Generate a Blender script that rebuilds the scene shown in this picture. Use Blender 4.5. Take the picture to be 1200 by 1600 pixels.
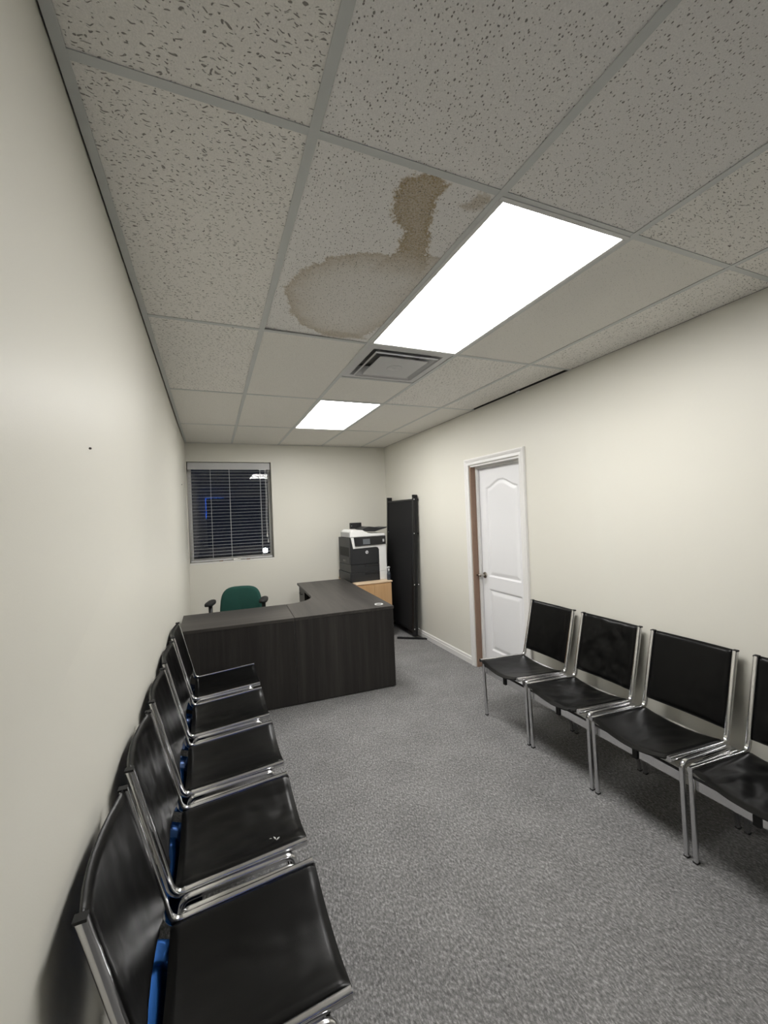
import bpy, bmesh, math, random
import numpy as np
from mathutils import Vector, Matrix, noise
random.seed(7)
for o in list(bpy.data.objects): bpy.data.objects.remove(o)
scene = bpy.context.scene
C = scene.collection

# ------------------------------------------------------------------ camera
CAM = Vector((-0.284, -1.054, 1.640))
YAW, PITCH, ROLL, FPX = 0.39643, 0.00213, -0.03984, 644.8
_fw = Vector((math.sin(YAW)*math.cos(PITCH), math.cos(YAW)*math.cos(PITCH), math.sin(PITCH)))
_r = Vector((math.cos(YAW), -math.sin(YAW), 0)); _u = _r.cross(_fw)
r2 = _r*math.cos(ROLL) + _u*math.sin(ROLL); u2 = -_r*math.sin(ROLL) + _u*math.cos(ROLL)
cd = bpy.data.cameras.new('camera'); cam = bpy.data.objects.new('camera', cd); C.objects.link(cam)
M = Matrix.Identity(4)
for i in range(3):
    M[i][0] = r2[i]; M[i][1] = u2[i]; M[i][2] = -_fw[i]; M[i][3] = CAM[i]
cam.matrix_world = M
cd.sensor_fit = 'VERTICAL'; cd.sensor_height = 36.0; cd.sensor_width = 27.0
cd.lens = FPX/1600*36; cd.clip_start = 0.02
scene.camera = cam

# ------------------------------------------------------------------ world (night) and exposure
w = bpy.data.worlds.new('night'); scene.world = w; w.use_nodes = True
w.node_tree.nodes['Background'].inputs[0].default_value = (0.004, 0.005, 0.008, 1)
w.node_tree.nodes['Background'].inputs[1].default_value = 1.0
scene.view_settings.view_transform = 'Standard'; scene.view_settings.look = 'None'
scene.view_settings.gamma = 1; scene.view_settings.use_curve_mapping = False
scene.view_settings.exposure = 1.03
LIGHT = 11.0           # luminous panels of the ceiling fixtures
LED = 5.0              # blue strip round the shop window behind the camera

# ------------------------------------------------------------------ dimensions
T = 0.6096
CZ = 2.643; RX = 2.213; BY = 4.80; FY = -3.48
def left_x(y, z):       # the left wall is a little out of plumb
    t = (BY - y)/(BY - FY); s = (CZ - z)/CZ
    top = -0.567 + t*0.022; bot = -0.567 - t*0.075
    return top + (bot - top)*s

# ------------------------------------------------------------------ materials
MATS = {}
def newmat(name):
    m = bpy.data.materials.new(name); m.use_nodes = True; MATS[name] = m
    nt = m.node_tree; b = nt.nodes['Principled BSDF']
    return m, nt, b
def simple(name, col, rough=0.5, metal=0.0, emit=None, es=0, spec=0.5, bump=None, trans=0, ior=1.45, vary=None):
    m, nt, b = newmat(name)
    b.inputs['Base Color'].default_value = (*col, 1); b.inputs['Roughness'].default_value = rough
    b.inputs['Metallic'].default_value = metal; b.inputs['Specular IOR Level'].default_value = spec
    b.inputs['Transmission Weight'].default_value = trans; b.inputs['IOR'].default_value = ior
    if emit:
        b.inputs['Emission Color'].default_value = (*emit, 1); b.inputs['Emission Strength'].default_value = es
    tc = None
    if bump or vary:
        tc = nt.nodes.new('ShaderNodeTexCoord')
    if bump:
        sc, st, dist = bump
        n = nt.nodes.new('ShaderNodeTexNoise'); n.inputs['Scale'].default_value = sc; n.inputs['Detail'].default_value = 3
        bp = nt.nodes.new('ShaderNodeBump'); bp.inputs['Strength'].default_value = st; bp.inputs['Distance'].default_value = dist
        nt.links.new(tc.outputs['Object'], n.inputs['Vector']); nt.links.new(n.outputs['Fac'], bp.inputs['Height'])
        nt.links.new(bp.outputs['Normal'], b.inputs['Normal'])
    if vary:
        sc, amt = vary
        n = nt.nodes.new('ShaderNodeTexNoise'); n.inputs['Scale'].default_value = sc; n.inputs['Detail'].default_value = 4
        mx = nt.nodes.new('ShaderNodeMix'); mx.data_type = 'RGBA'
        mx.inputs['A'].default_value = (*[c*(1-amt) for c in col], 1); mx.inputs['B'].default_value = (*[min(1, c*(1+amt)) for c in col], 1)
        nt.links.new(tc.outputs['Object'], n.inputs['Vector']); nt.links.new(n.outputs['Fac'], mx.inputs['Factor'])
        nt.links.new(mx.outputs['Result'], b.inputs['Base Color'])
    return m
simple('wall', (0.725, 0.708, 0.635), 0.42, spec=0.35, bump=(260, 0.10, 0.002), vary=(1.3, 0.015))
simple('trim_white', (0.78, 0.77, 0.75), 0.38)
simple('door_white', (0.80, 0.80, 0.81), 0.40, bump=(120, 0.04, 0.002))
simple('bare_jamb', (0.27, 0.175, 0.125), 0.6, vary=(30, 0.1))
simple('grid_metal', (0.60, 0.615, 0.605), 0.45, vary=(9, 0.04))
simple('fixture_white', (0.68, 0.68, 0.67), 0.4)
simple('vent_metal', (0.60, 0.60, 0.61), 0.45)
simple('vent_dark', (0.30, 0.30, 0.30), 0.8)
simple('deck', (0.03, 0.03, 0.03), 0.9)
simple('diffuser', (0.9, 0.9, 0.9), 0.5, emit=(1.0, 0.985, 0.965), es=LIGHT)
simple('chrome', (0.72, 0.72, 0.73), 0.17, metal=1.0, bump=(60, 0.02, 0.001))
simple('blue_gloss', (0.003, 0.040, 0.15), 0.10, metal=0.85)  # glossy blue metal colour, on the left row's rear rails only
simple('black_plastic', (0.012, 0.012, 0.013), 0.45)
simple('black_rubber', (0.010, 0.010, 0.010), 0.7)
simple('green_fabric', (0.008, 0.055, 0.042), 0.9, bump=(500, 0.3, 0.001), vary=(40, 0.12))
simple('screen_fabric', (0.007, 0.007, 0.008), 0.85, bump=(600, 0.3, 0.001))
simple('screen_metal', (0.010, 0.010, 0.011), 0.4)
simple('clip_white', (0.8, 0.8, 0.8), 0.4)
simple('printer_black', (0.018, 0.019, 0.021), 0.42, bump=(400, 0.05, 0.001))
simple('printer_grey', (0.42, 0.42, 0.42), 0.5)
simple('printer_white', (0.80, 0.80, 0.79), 0.42)
simple('printer_gloss', (0.010, 0.010, 0.012), 0.15)
simple('touch_screen', (0.11, 0.12, 0.13), 0.12)
simple('logo_silver', (0.75, 0.76, 0.78), 0.3)
simple('blind_white', (0.55, 0.55, 0.55), 0.5)
simple('vinyl_white', (0.72, 0.71, 0.68), 0.4)
simple('cord_white', (0.75, 0.75, 0.74), 0.7)
simple('handle_metal', (0.40, 0.37, 0.33), 0.25, metal=1.0)
simple('glass', (1, 1, 1), 0.0, trans=1.0, ior=1.45)
simple('asphalt', (0.02, 0.02, 0.022), 0.9)
simple('lamp_glow', (1, 1, 1), 0.5, emit=(0.85, 0.95, 1.0), es=60)
simple('led_blue', (0.1, 0.2, 1), 0.5, emit=(0.03, 0.16, 1.0), es=LED)
simple('spray_white', (0.82, 0.83, 0.84), 0.35)
simple('spray_bottle', (0.16, 0.18, 0.20), 0.1, trans=0.5)
simple('spray_label', (0.03, 0.035, 0.05), 0.4)
simple('scuff', (0.62, 0.62, 0.60), 0.8)
simple('nail_dark', (0.10, 0.09, 0.08), 0.5, metal=0.4)
simple('concrete_dark', (0.05, 0.05, 0.05), 0.9)

def node(nt, kind, **kw):
    n = nt.nodes.new(kind)
    for k, v in kw.items():
        if k in n.inputs: n.inputs[k].default_value = v
        else: setattr(n, k, v)
    return n
def ramp(nt, pts):
    r = nt.nodes.new('ShaderNodeValToRGB'); e = r.color_ramp.elements
    while len(e) < len(pts): e.new(0.5)
    for i, (p, c) in enumerate(pts):
        e[i].position = p; e[i].color = (*c, 1) if len(c) == 3 else c
    return r

def vinyl():
    m, nt, b = newmat('black_vinyl')
    b.inputs['Base Color'].default_value = (0.003, 0.003, 0.003, 1); b.inputs['Roughness'].default_value = 0.34
    b.inputs['Specular IOR Level'].default_value = 0.18
    tc = node(nt, 'ShaderNodeTexCoord')
    v = node(nt, 'ShaderNodeTexVoronoi', Scale=420.0)
    n = node(nt, 'ShaderNodeTexNoise', Scale=14.0, Detail=3.0)
    b1 = node(nt, 'ShaderNodeBump', Strength=0.10, Distance=0.001); b2 = node(nt, 'ShaderNodeBump', Strength=0.05, Distance=0.004)
    nt.links.new(tc.outputs['Object'], v.inputs['Vector']); nt.links.new(tc.outputs['Object'], n.inputs['Vector'])
    nt.links.new(v.outputs['Distance'], b1.inputs['Height']); nt.links.new(n.outputs['Fac'], b2.inputs['Height'])
    nt.links.new(b2.outputs['Normal'], b1.inputs['Normal']); nt.links.new(b1.outputs['Normal'], b.inputs['Normal'])
    rr = node(nt, 'ShaderNodeMapRange'); rr.inputs['To Min'].default_value = 0.26; rr.inputs['To Max'].default_value = 0.36
    nt.links.new(n.outputs['Fac'], rr.inputs['Value']); nt.links.new(rr.outputs['Result'], b.inputs['Roughness'])
vinyl()

def carpet():
    m, nt, b = newmat('carpet')
    b.inputs['Roughness'].default_value = 0.95; b.inputs['Specular IOR Level'].default_value = 0.1
    tc = node(nt, 'ShaderNodeTexCoord')
    mp = node(nt, 'ShaderNodeMapping'); mp.inputs['Scale'].default_value = (1.0, 0.55, 1.0); mp.inputs['Rotation'].default_value = (0, 0, 0.5)
    nt.links.new(tc.outputs['Object'], mp.inputs['Vector'])
    n1 = node(nt, 'ShaderNodeTexNoise', Scale=120.0, Detail=4.0, Roughness=0.75)
    n2 = node(nt, 'ShaderNodeTexNoise', Scale=4.0, Detail=3.0)
    n3 = node(nt, 'ShaderNodeTexVoronoi', Scale=95.0)
    for n in (n1, n3): nt.links.new(mp.outputs['Vector'], n.inputs['Vector'])
    nt.links.new(tc.outputs['Object'], n2.inputs['Vector'])
    r1 = ramp(nt, [(0.30, (0.085, 0.085, 0.085)), (0.50, (0.19, 0.188, 0.186)), (0.72, (0.42, 0.415, 0.41))])
    nt.links.new(n1.outputs['Fac'], r1.inputs['Fac'])
    mx = node(nt, 'ShaderNodeMix', data_type='RGBA', blend_type='MULTIPLY'); mx.inputs['Factor'].default_value = 0.55
    r3 = ramp(nt, [(0.0, (0.55, 0.55, 0.55)), (0.6, (1.15, 1.15, 1.15))])
    nt.links.new(n3.outputs['Distance'], r3.inputs['Fac'])
    nt.links.new(r1.outputs['Color'], mx.inputs['A']); nt.links.new(r3.outputs['Color'], mx.inputs['B'])
    mx2 = node(nt, 'ShaderNodeMix', data_type='RGBA', blend_type='MULTIPLY'); mx2.inputs['Factor'].default_value = 1.0
    r2_ = ramp(nt, [(0.3, (0.9, 0.9, 0.9)), (0.7, (1.1, 1.1, 1.1))])
    nt.links.new(n2.outputs['Fac'], r2_.inputs['Fac'])
    nt.links.new(mx.outputs['Result'], mx2.inputs['A']); nt.links.new(r2_.outputs['Color'], mx2.inputs['B'])
    nt.links.new(mx2.outputs['Result'], b.inputs['Base Color'])
    bp = node(nt, 'ShaderNodeBump', Strength=0.55, Distance=0.006)
    nt.links.new(n1.outputs['Fac'], bp.inputs['Height']); nt.links.new(bp.outputs['Normal'], b.inputs['Normal'])
carpet()

def tile_mat(name, kind):
    """kind: 'fissured' worm-like slots, 'pinhole' fine dots, 'plain' sandy"""
    m, nt, b = newmat(name)
    b.inputs['Roughness'].default_value = 0.92; b.inputs['Specular IOR Level'].default_value = 0.15
    tc = node(nt, 'ShaderNodeTexCoord')
    oi = node(nt, 'ShaderNodeObjectInfo')
    add = node(nt, 'ShaderNodeVectorMath', operation='ADD')
    comb = node(nt, 'ShaderNodeCombineXYZ')
    ml = node(nt, 'ShaderNodeMath', operation='MULTIPLY'); ml.inputs[1].default_value = 37.0
    nt.links.new(oi.outputs['Random'], ml.inputs[0]); nt.links.new(ml.outputs[0], comb.inputs[2])
    nt.links.new(tc.outputs['Object'], add.inputs[0]); nt.links.new(comb.outputs[0], add.inputs[1])
    # wiggle
    wn = node(nt, 'ShaderNodeTexNoise', Scale=38.0, Detail=1.0)
    nt.links.new(add.outputs[0], wn.inputs['Vector'])
    sub = node(nt, 'ShaderNodeVectorMath', operation='SUBTRACT'); sub.inputs[1].default_value = (0.5, 0.5, 0.5)
    nt.links.new(wn.outputs['Color'], sub.inputs[0])
    scl = node(nt, 'ShaderNodeVectorMath', operation='SCALE'); scl.inputs['Scale'].default_value = {'fissured': 0.028, 'pinhole': 0.008, 'plain': 0.015}[kind]
    nt.links.new(sub.outputs[0], scl.inputs[0])
    ad2 = node(nt, 'ShaderNodeVectorMath', operation='ADD')
    nt.links.new(add.outputs[0], ad2.inputs[0]); nt.links.new(scl.outputs[0], ad2.inputs[1])
    masks = []
    specs = {'fissured': [((34, 118, 1), 0.190, 0.80, 0.30), ((75, 105, 1), 0.19, 0.55, -0.9)],
             'pinhole':  [((120, 90, 1), 0.20, 0.62, 0.0), ((62, 46, 1), 0.13, 0.55, 0.5)],
             'plain':    [((120, 110, 1), 0.20, 0.40, 0.0)]}[kind]
    for sc, thr, keep, rotz in specs:
        mp = node(nt, 'ShaderNodeMapping'); mp.inputs['Scale'].default_value = sc; mp.inputs['Rotation'].default_value = (0, 0, rotz*0.4)
        nt.links.new(ad2.outputs[0], mp.inputs['Vector'])
        v = node(nt, 'ShaderNodeTexVoronoi', Scale=1.0); v.voronoi_dimensions = '2D'; v.inputs['Randomness'].default_value = 1.0
        nt.links.new(mp.outputs[0], v.inputs['Vector'])
        sepc = node(nt, 'ShaderNodeSeparateColor'); nt.links.new(v.outputs['Color'], sepc.inputs[0])
        # threshold varies per cell, some cells empty
        k = node(nt, 'ShaderNodeMapRange'); k.inputs['From Min'].default_value = 1-keep; k.inputs['From Max'].default_value = 1.0
        k.inputs['To Min'].default_value = 0.0; k.inputs['To Max'].default_value = thr*1.25
        nt.links.new(sepc.outputs[0], k.inputs['Value'])
        d = node(nt, 'ShaderNodeMath', operation='SUBTRACT'); nt.links.new(k.outputs['Result'], d.inputs[0]); nt.links.new(v.outputs['Distance'], d.inputs[1])
        g = node(nt, 'ShaderNodeMapRange'); g.inputs['From Min'].default_value = -0.01; g.inputs['From Max'].default_value = 0.05
        nt.links.new(d.outputs[0], g.inputs['Value']); masks.append(g.outputs['Result'])
    mask = masks[0]
    if len(masks) > 1:
        mx_ = node(nt, 'ShaderNodeMath', operation='MAXIMUM'); nt.links.new(masks[0], mx_.inputs[0]); nt.links.new(masks[1], mx_.inputs[1]); mask = mx_.outputs[0]
    gn = node(nt, 'ShaderNodeTexNoise', Scale=300.0, Detail=2.0); nt.links.new(add.outputs[0], gn.inputs['Vector'])
    base = {'fissured': (0.86, 0.84, 0.80), 'pinhole': (0.84, 0.825, 0.805), 'plain': (0.82, 0.80, 0.755)}[kind]
    rb = ramp(nt, [(0.3, tuple(c*0.93 for c in base)), (0.7, tuple(c*1.06 for c in base))])
    nt.links.new(gn.outputs['Fac'], rb.inputs['Fac'])
    col = rb.outputs['Color']
    # water stain carried by the tile's own 'stain' attribute (zero on clean tiles)
    at = node(nt, 'ShaderNodeAttribute', attribute_name='stain')
    sp = node(nt, 'ShaderNodeTexNoise', Scale=160.0, Detail=3.0); nt.links.new(tc.outputs['Object'], sp.inputs['Vector'])
    spr = node(nt, 'ShaderNodeMapRange'); spr.inputs['From Min'].default_value = 0.3; spr.inputs['From Max'].default_value = 0.7
    spr.inputs['To Min'].default_value = 0.65; spr.inputs['To Max'].default_value = 1.2
    nt.links.new(sp.outputs['Fac'], spr.inputs['Value'])
    sm = node(nt, 'ShaderNodeMath', operation='MULTIPLY', use_clamp=True)
    nt.links.new(at.outputs['Fac'], sm.inputs[0]); nt.links.new(spr.outputs['Result'], sm.inputs[1])
    ms = node(nt, 'ShaderNodeMix', data_type='RGBA'); ms.inputs['B'].default_value = (0.34, 0.25, 0.12, 1)
    nt.links.new(sm.outputs[0], ms.inputs['Factor']); nt.links.new(col, ms.inputs['A'])
    mc = node(nt, 'ShaderNodeMix', data_type='RGBA'); mc.inputs['B'].default_value = (0.21, 0.195, 0.175, 1)
    mf = node(nt, 'ShaderNodeMath', operation='MULTIPLY'); mf.inputs[1].default_value = 0.85 if kind != 'plain' else 0.45
    nt.links.new(mask, mf.inputs[0]); nt.links.new(mf.outputs[0], mc.inputs['Factor'])
    nt.links.new(ms.outputs['Result'], mc.inputs['A'])
    nt.links.new(mc.outputs['Result'], b.inputs['Base Color'])
    inv = node(nt, 'ShaderNodeMath', operation='SUBTRACT'); inv.inputs[0].default_value = 1.0; nt.links.new(mask, inv.inputs[1])
    bp = node(nt, 'ShaderNodeBump', Strength=0.6, Distance=0.004); nt.links.new(inv.outputs[0], bp.inputs['Height'])
    b2 = node(nt, 'ShaderNodeBump', Strength=0.2, Distance=0.002); nt.links.new(gn.outputs['Fac'], b2.inputs['Height'])
    nt.links.new(bp.outputs['Normal'], b2.inputs['Normal']); nt.links.new(b2.outputs['Normal'], b.inputs['Normal'])
for k in ('fissured', 'pinhole', 'plain'): tile_mat('tile_'+k, k)

def wood(name, c0, c1, c2, scale, rough, axis):
    m, nt, b = newmat(name)
    b.inputs['Roughness'].default_value = rough; b.inputs['Specular IOR Level'].default_value = 0.18
    tc = node(nt, 'ShaderNodeTexCoord'); mp = node(nt, 'ShaderNodeMapping')
    s = [scale]*3; s[axis] = scale*0.05; mp.inputs['Scale'].default_value = s
    nt.links.new(tc.outputs['Object'], mp.inputs['Vector'])
    n = node(nt, 'ShaderNodeTexNoise', Scale=1.0, Detail=6.0, Roughness=0.62); nt.links.new(mp.outputs[0], n.inputs['Vector'])
    n2 = node(nt, 'ShaderNodeTexNoise', Scale=0.16, Detail=2.0); nt.links.new(mp.outputs[0], n2.inputs['Vector'])
    mixf = node(nt, 'ShaderNodeMath', operation='ADD'); hm = node(nt, 'ShaderNodeMath', operation='MULTIPLY'); hm.inputs[1].default_value = 0.5
    hm2 = node(nt, 'ShaderNodeMath', operation='MULTIPLY'); hm2.inputs[1].default_value = 0.5
    nt.links.new(n.outputs['Fac'], hm.inputs[0]); nt.links.new(n2.outputs['Fac'], hm2.inputs[0])
    nt.links.new(hm.outputs[0], mixf.inputs[0]); nt.links.new(hm2.outputs[0], mixf.inputs[1])
    r = ramp(nt, [(0.34, c0), (0.50, c1), (0.66, c2)]); nt.links.new(mixf.outputs[0], r.inputs['Fac'])
    nt.links.new(r.outputs['Color'], b.inputs['Base Color'])
    bp = node(nt, 'ShaderNodeBump', Strength=0.05, Distance=0.001); nt.links.new(n.outputs['Fac'], bp.inputs['Height']); nt.links.new(bp.outputs['Normal'], b.inputs['Normal'])
wood('desk_front', (0.025, 0.023, 0.0215), (0.034, 0.0315, 0.0295), (0.052, 0.048, 0.044), 26, 0.42, 2)
wood('desk_top_x', (0.032, 0.030, 0.028), (0.052, 0.048, 0.044), (0.078, 0.072, 0.066), 30, 0.40, 1)
wood('desk_top_y', (0.032, 0.030, 0.028), (0.052, 0.048, 0.044), (0.078, 0.072, 0.066), 30, 0.40, 0)
wood('maple', (0.46, 0.27, 0.13), (0.55, 0.34, 0.17), (0.62, 0.40, 0.22), 16, 0.4, 2)
wood('maple_top', (0.60, 0.45, 0.30), (0.68, 0.53, 0.37), (0.74, 0.60, 0.44), 16, 0.35, 0)

# ------------------------------------------------------------------ mesh helpers
def mesh(name, verts, faces, mat, parent=None, smooth=False, loc=None, bevel=None, auto=None):
    me = bpy.data.meshes.new(name); me.from_pydata([tuple(v) for v in verts], [], faces)
    me.validate(); me.update()
    bm = bmesh.new(); bm.from_mesh(me); bmesh.ops.recalc_face_normals(bm, faces=bm.faces); bm.to_mesh(me); bm.free()
    o = bpy.data.objects.new(name, me); C.objects.link(o)
    if mat: me.materials.append(MATS[mat])
    if smooth: me.polygons.foreach_set('use_smooth', [True]*len(me.polygons))
    if auto: 
        me.set_sharp_from_angle(angle=auto)
    if parent: o.parent = parent
    if loc: o.location = loc
    if bevel:
        md = o.modifiers.new('bevel', 'BEVEL'); md.width = bevel; md.segments = 2; md.limit_method = 'ANGLE'; md.angle_limit = 0.6
        md.harden_normals = False
    return o
def boxv(x0, x1, y0, y1, z0, z1):
    v = [(x0,y0,z0),(x1,y0,z0),(x1,y1,z0),(x0,y1,z0),(x0,y0,z1),(x1,y0,z1),(x1,y1,z1),(x0,y1,z1)]
    f = [(0,3,2,1),(4,5,6,7),(0,1,5,4),(1,2,6,5),(2,3,7,6),(3,0,4,7)]
    return v, f
class MB:
    def __init__(s): s.v = []; s.f = []
    def add(s, v, f):
        n = len(s.v); s.v += [tuple(p) for p in v]; s.f += [tuple(i+n for i in q) for q in f]; return s
    def box(s, *a): return s.add(*boxv(*a))
    def build(s, name, mat, parent=None, **k): return mesh(name, s.v, s.f, mat, parent, **k)
def box(name, mat, parent, a, bevel=None, **k):
    v, f = boxv(*a); return mesh(name, v, f, mat, parent, bevel=bevel, **k)
def prism(poly, z0, z1):
    n = len(poly)
    v = [(x, y, z0) for x, y in poly] + [(x, y, z1) for x, y in poly]
    f = [tuple(range(n-1, -1, -1)), tuple(range(n, 2*n))] + [(i, (i+1) % n, n+(i+1) % n, n+i) for i in range(n)]
    return v, f
def lathe(prof, seg=20, cx=0, cy=0):
    v = []; f = []
    for r, z in prof:
        for k in range(seg):
            a = 2*math.pi*k/seg; v.append((cx+r*math.cos(a), cy+r*math.sin(a), z))
    for i in range(len(prof)-1):
        for k in range(seg):
            a = i*seg+k; b_ = i*seg+(k+1) % seg; f.append((a, b_, b_+seg, a+seg))
    f.append(tuple(range(seg-1, -1, -1))); n = (len(prof)-1)*seg; f.append(tuple(range(n, n+seg)))
    return v, f
def tube(path, r, seg=8):
    P = [Vector(p) for p in path]; v = []; f = []
    up = Vector((0, 0, 1))
    t0 = (P[1]-P[0]).normalized()
    n = t0.cross(up); n = n.normalized() if n.length > 1e-4 else Vector((1, 0, 0))
    for i, p in enumerate(P):
        t = ((P[min(i+1, len(P)-1)] - P[max(i-1, 0)])).normalized()
        n = (n - t*n.dot(t)).normalized(); b_ = t.cross(n)
        rr = r[i] if isinstance(r, (list, tuple)) else r
        for k in range(seg):
            a = 2*math.pi*k/seg; v.append(p + n*math.cos(a)*rr + b_*math.sin(a)*rr)
    for i in range(len(P)-1):
        for k in range(seg):
            a = i*seg+k; b2 = i*seg+(k+1) % seg; f.append((a, b2, b2+seg, a+seg))
    f.append(tuple(range(seg-1, -1, -1))); m = (len(P)-1)*seg; f.append(tuple(range(m, m+seg)))
    return v, f
def fillet(pts, rad, seg=7):
    """2D polyline with rounded inner corners"""
    out = [Vector(pts[0])]
    for i in range(1, len(pts)-1):
        p = Vector(pts[i]); a = (Vector(pts[i-1])-p); b_ = (Vector(pts[i+1])-p)
        la, lb = a.length, b_.length; a.normalize(); b_.normalize()
        ang = a.angle(b_); d = min(rad/math.tan(ang/2), la*0.48, lb*0.48)
        s = p+a*d; e = p+b_*d
        for k in range(seg+1):
            t = k/seg; out.append((1-t)**2*s + 2*t*(1-t)*p + t*t*e)
    out.append(Vector(pts[-1])); return out
def sweep_bar(path2, x, w, t):
    """rectangular bar with eased edges along a path in the (y,z) plane, centred at lateral x"""
    P = [Vector(p) for p in path2]; v = []; f = []
    c = min(w, t)*0.18
    sec = [(-w/2+c, -t/2), (w/2-c, -t/2), (w/2, -t/2+c), (w/2, t/2-c), (w/2-c, t/2), (-w/2+c, t/2), (-w/2, t/2-c), (-w/2, -t/2+c)]
    for i, p in enumerate(P):
        tg = (P[min(i+1, len(P)-1)]-P[max(i-1, 0)]).normalized(); nr = Vector((-tg.y, tg.x))
        for a, b_ in sec:
            q = p + nr*b_; v.append((x+a, q.x, q.y))
    n = 8
    for i in range(len(P)-1):
        for k in range(n):
            a = i*n+k; b2 = i*n+(k+1) % n; f.append((a, b2, b2+n, a+n))
    f.append(tuple(range(n-1, -1, -1))); m = (len(P)-1)*n; f.append(tuple(range(m, m+n)))
    return v, f
def empty(name, loc=(0, 0, 0), rz=0):
    o = bpy.data.objects.new(name, None); C.objects.link(o); o.location = loc; o.rotation_euler = (0, 0, rz); o.empty_display_size = 0.05; return o
def tag(o, label, cat, group=None):
    o['label'] = label; o['category'] = cat
    if group: o['group'] = group
    return o
def struct(o, label=None):
    o['kind'] = 'structure'
    if label: o['label'] = label
    return o

# ================================================================== SETTING
fl = struct(box('floor', 'carpet', None, (-0.80, RX+0.30, FY-0.2, BY+0.28, -0.06, 0.0)), 'grey speckled loop carpet covering the room floor')

# left wall: slightly twisted slab
v = []
for y in (FY-0.2, BY):
    for z in (-0.06, CZ+0.30):
        v += [(left_x(y, z), y, z), (-0.80, y, z)]
f = [(0,2,6,4),(1,5,7,3),(0,4,5,1),(2,3,7,6),(0,1,3,2),(4,6,7,5)]
wl = struct(mesh('wall_left', v, f, 'wall'), 'plain cream painted wall behind the left row of chairs')
for (y, z, r_) in ((0.235, 1.839, 0.0032), (3.895, 2.033, 0.006)):
    vv, ff = lathe([(0.0, -0.003), (r_, -0.001), (r_*0.8, 0.003), (r_*0.2, 0.004)], 8)
    o = mesh('nail', [(q[2], q[0], q[1]) for q in vv], ff, 'nail_dark', wl, loc=(left_x(y, z)+0.001, y, z))

# right wall with door opening
DY0, DY1, DZ = 1.805, 2.568, 2.092
m = MB()
m.box(RX, RX+0.16, FY-0.2, DY0, -0.06, CZ+0.30); m.box(RX, RX+0.16, DY1, BY, -0.06, CZ+0.30); m.box(RX, RX+0.16, DY0, DY1, DZ, CZ+0.30)
struct(m.build('wall_right', 'wall'), 'plain cream painted wall with the white door')
# back wall with window opening
WX0, WX1, WZ0, WZ1 = -0.560, 0.500, 1.065, 2.400
m = MB()
m.box(-0.80, WX0, BY, BY+0.28, -0.06, CZ+0.30); m.box(WX1, RX+0.16, BY, BY+0.28, -0.06, CZ+0.30)
m.box(WX0, WX1, BY, BY+0.28, -0.06, WZ0); m.box(WX0, WX1, BY, BY+0.28, WZ1, CZ+0.30)
struct(m.build('wall_back', 'wall'), 'plain cream painted end wall with the window')
# front wall behind the camera with shop window and blue led strip
SX0, SX1, SZ0, SZ1 = -0.42, 1.30, 0.75, 2.33
m = MB()
m.box(-0.80, SX0, FY-0.16, FY, -0.06, CZ+0.30); m.box(SX1, RX+0.16, FY-0.16, FY, -0.06, CZ+0.30)
m.box(SX0, SX1, FY-0.16, FY, -0.06, SZ0); m.box(SX0, SX1, FY-0.16, FY, SZ1, CZ+0.30)
struct(m.build('wall_front', 'wall'), 'cream wall behind the photographer with a shop window')
w2 = struct(box('window_2', 'glass', None, (SX0, SX1, FY-0.10, FY-0.092, SZ0, SZ1)), 'dark shop window pane edged by a blue light strip')
for a in ((SX0, SX1, FY-0.12, FY-0.07, SZ1-0.05, SZ1), (SX0, SX1, FY-0.12, FY-0.07, SZ0, SZ0+0.05), (SX0, SX0+0.05, FY-0.12, FY-0.07, SZ0+0.05, SZ1-0.05), (SX1-0.05, SX1, FY-0.12, FY-0.07, SZ0+0.05, SZ1-0.05)):
    box('window_frame', 'black_plastic', w2, a)
led = tag(empty('led_strip', (SX0, FY, SZ1)), 'blue light strip along the corner of the shop window frame', 'light strip')
for a in ((-0.02, 0.52, 0.002, 0.016, 0.0, 0.020), (-0.02, 0.0, 0.002, 0.016, -0.64, 0.0)):
    box('strip_segment', 'led_blue', led, a)

# baseboards
def baseboard(name, y0, y1, side, label):
    # stepped white skirting profile (depth, z)
    prof = [(0, 0), (0.014, 0), (0.014, 0.052), (0.009, 0.056), (0.009, 0.060), (0.012, 0.064), (0.009, 0.078), (0.004, 0.084), (0, 0.084)]
    v = []; n = len(prof)
    for y in (y0, y1):
        for d, z in prof:
            x = RX - d if side > 0 else left_x(y, z) + d
            v.append((x, y, z))
    f = [tuple(range(n)), tuple(range(2*n-1, n-1, -1))] + [(i, (i+1) % n, n+(i+1) % n, n+i) for i in range(n)]
    return struct(mesh(name, v, f, 'trim_white'), label)
baseboard('baseboard_right', 2.640, BY, 1, 'white stepped baseboard running from the door casing to the back corner')
baseboard('baseboard_right', FY, 1.733, 1, 'white stepped baseboard behind the right row of chairs')
baseboard('baseboard_left', FY, BY, -1, 'white stepped baseboard behind the left row of chairs')
prof = [(0, 0), (0.014, 0), (0.014, 0.052), (0.009, 0.056), (0.012, 0.064), (0.009, 0.078), (0, 0.084)]
v = [(-0.55, BY-d, z) for d, z in prof] + [(RX-0.015, BY-d, z) for d, z in prof]; n = len(prof)
struct(mesh('baseboard_back', v, [tuple(range(n)), tuple(range(2*n-1, n-1, -1))] + [(i, (i+1) % n, n+(i+1) % n, n+i) for i in range(n)], 'trim_white'), 'white baseboard along the end wall behind the desk')

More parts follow.
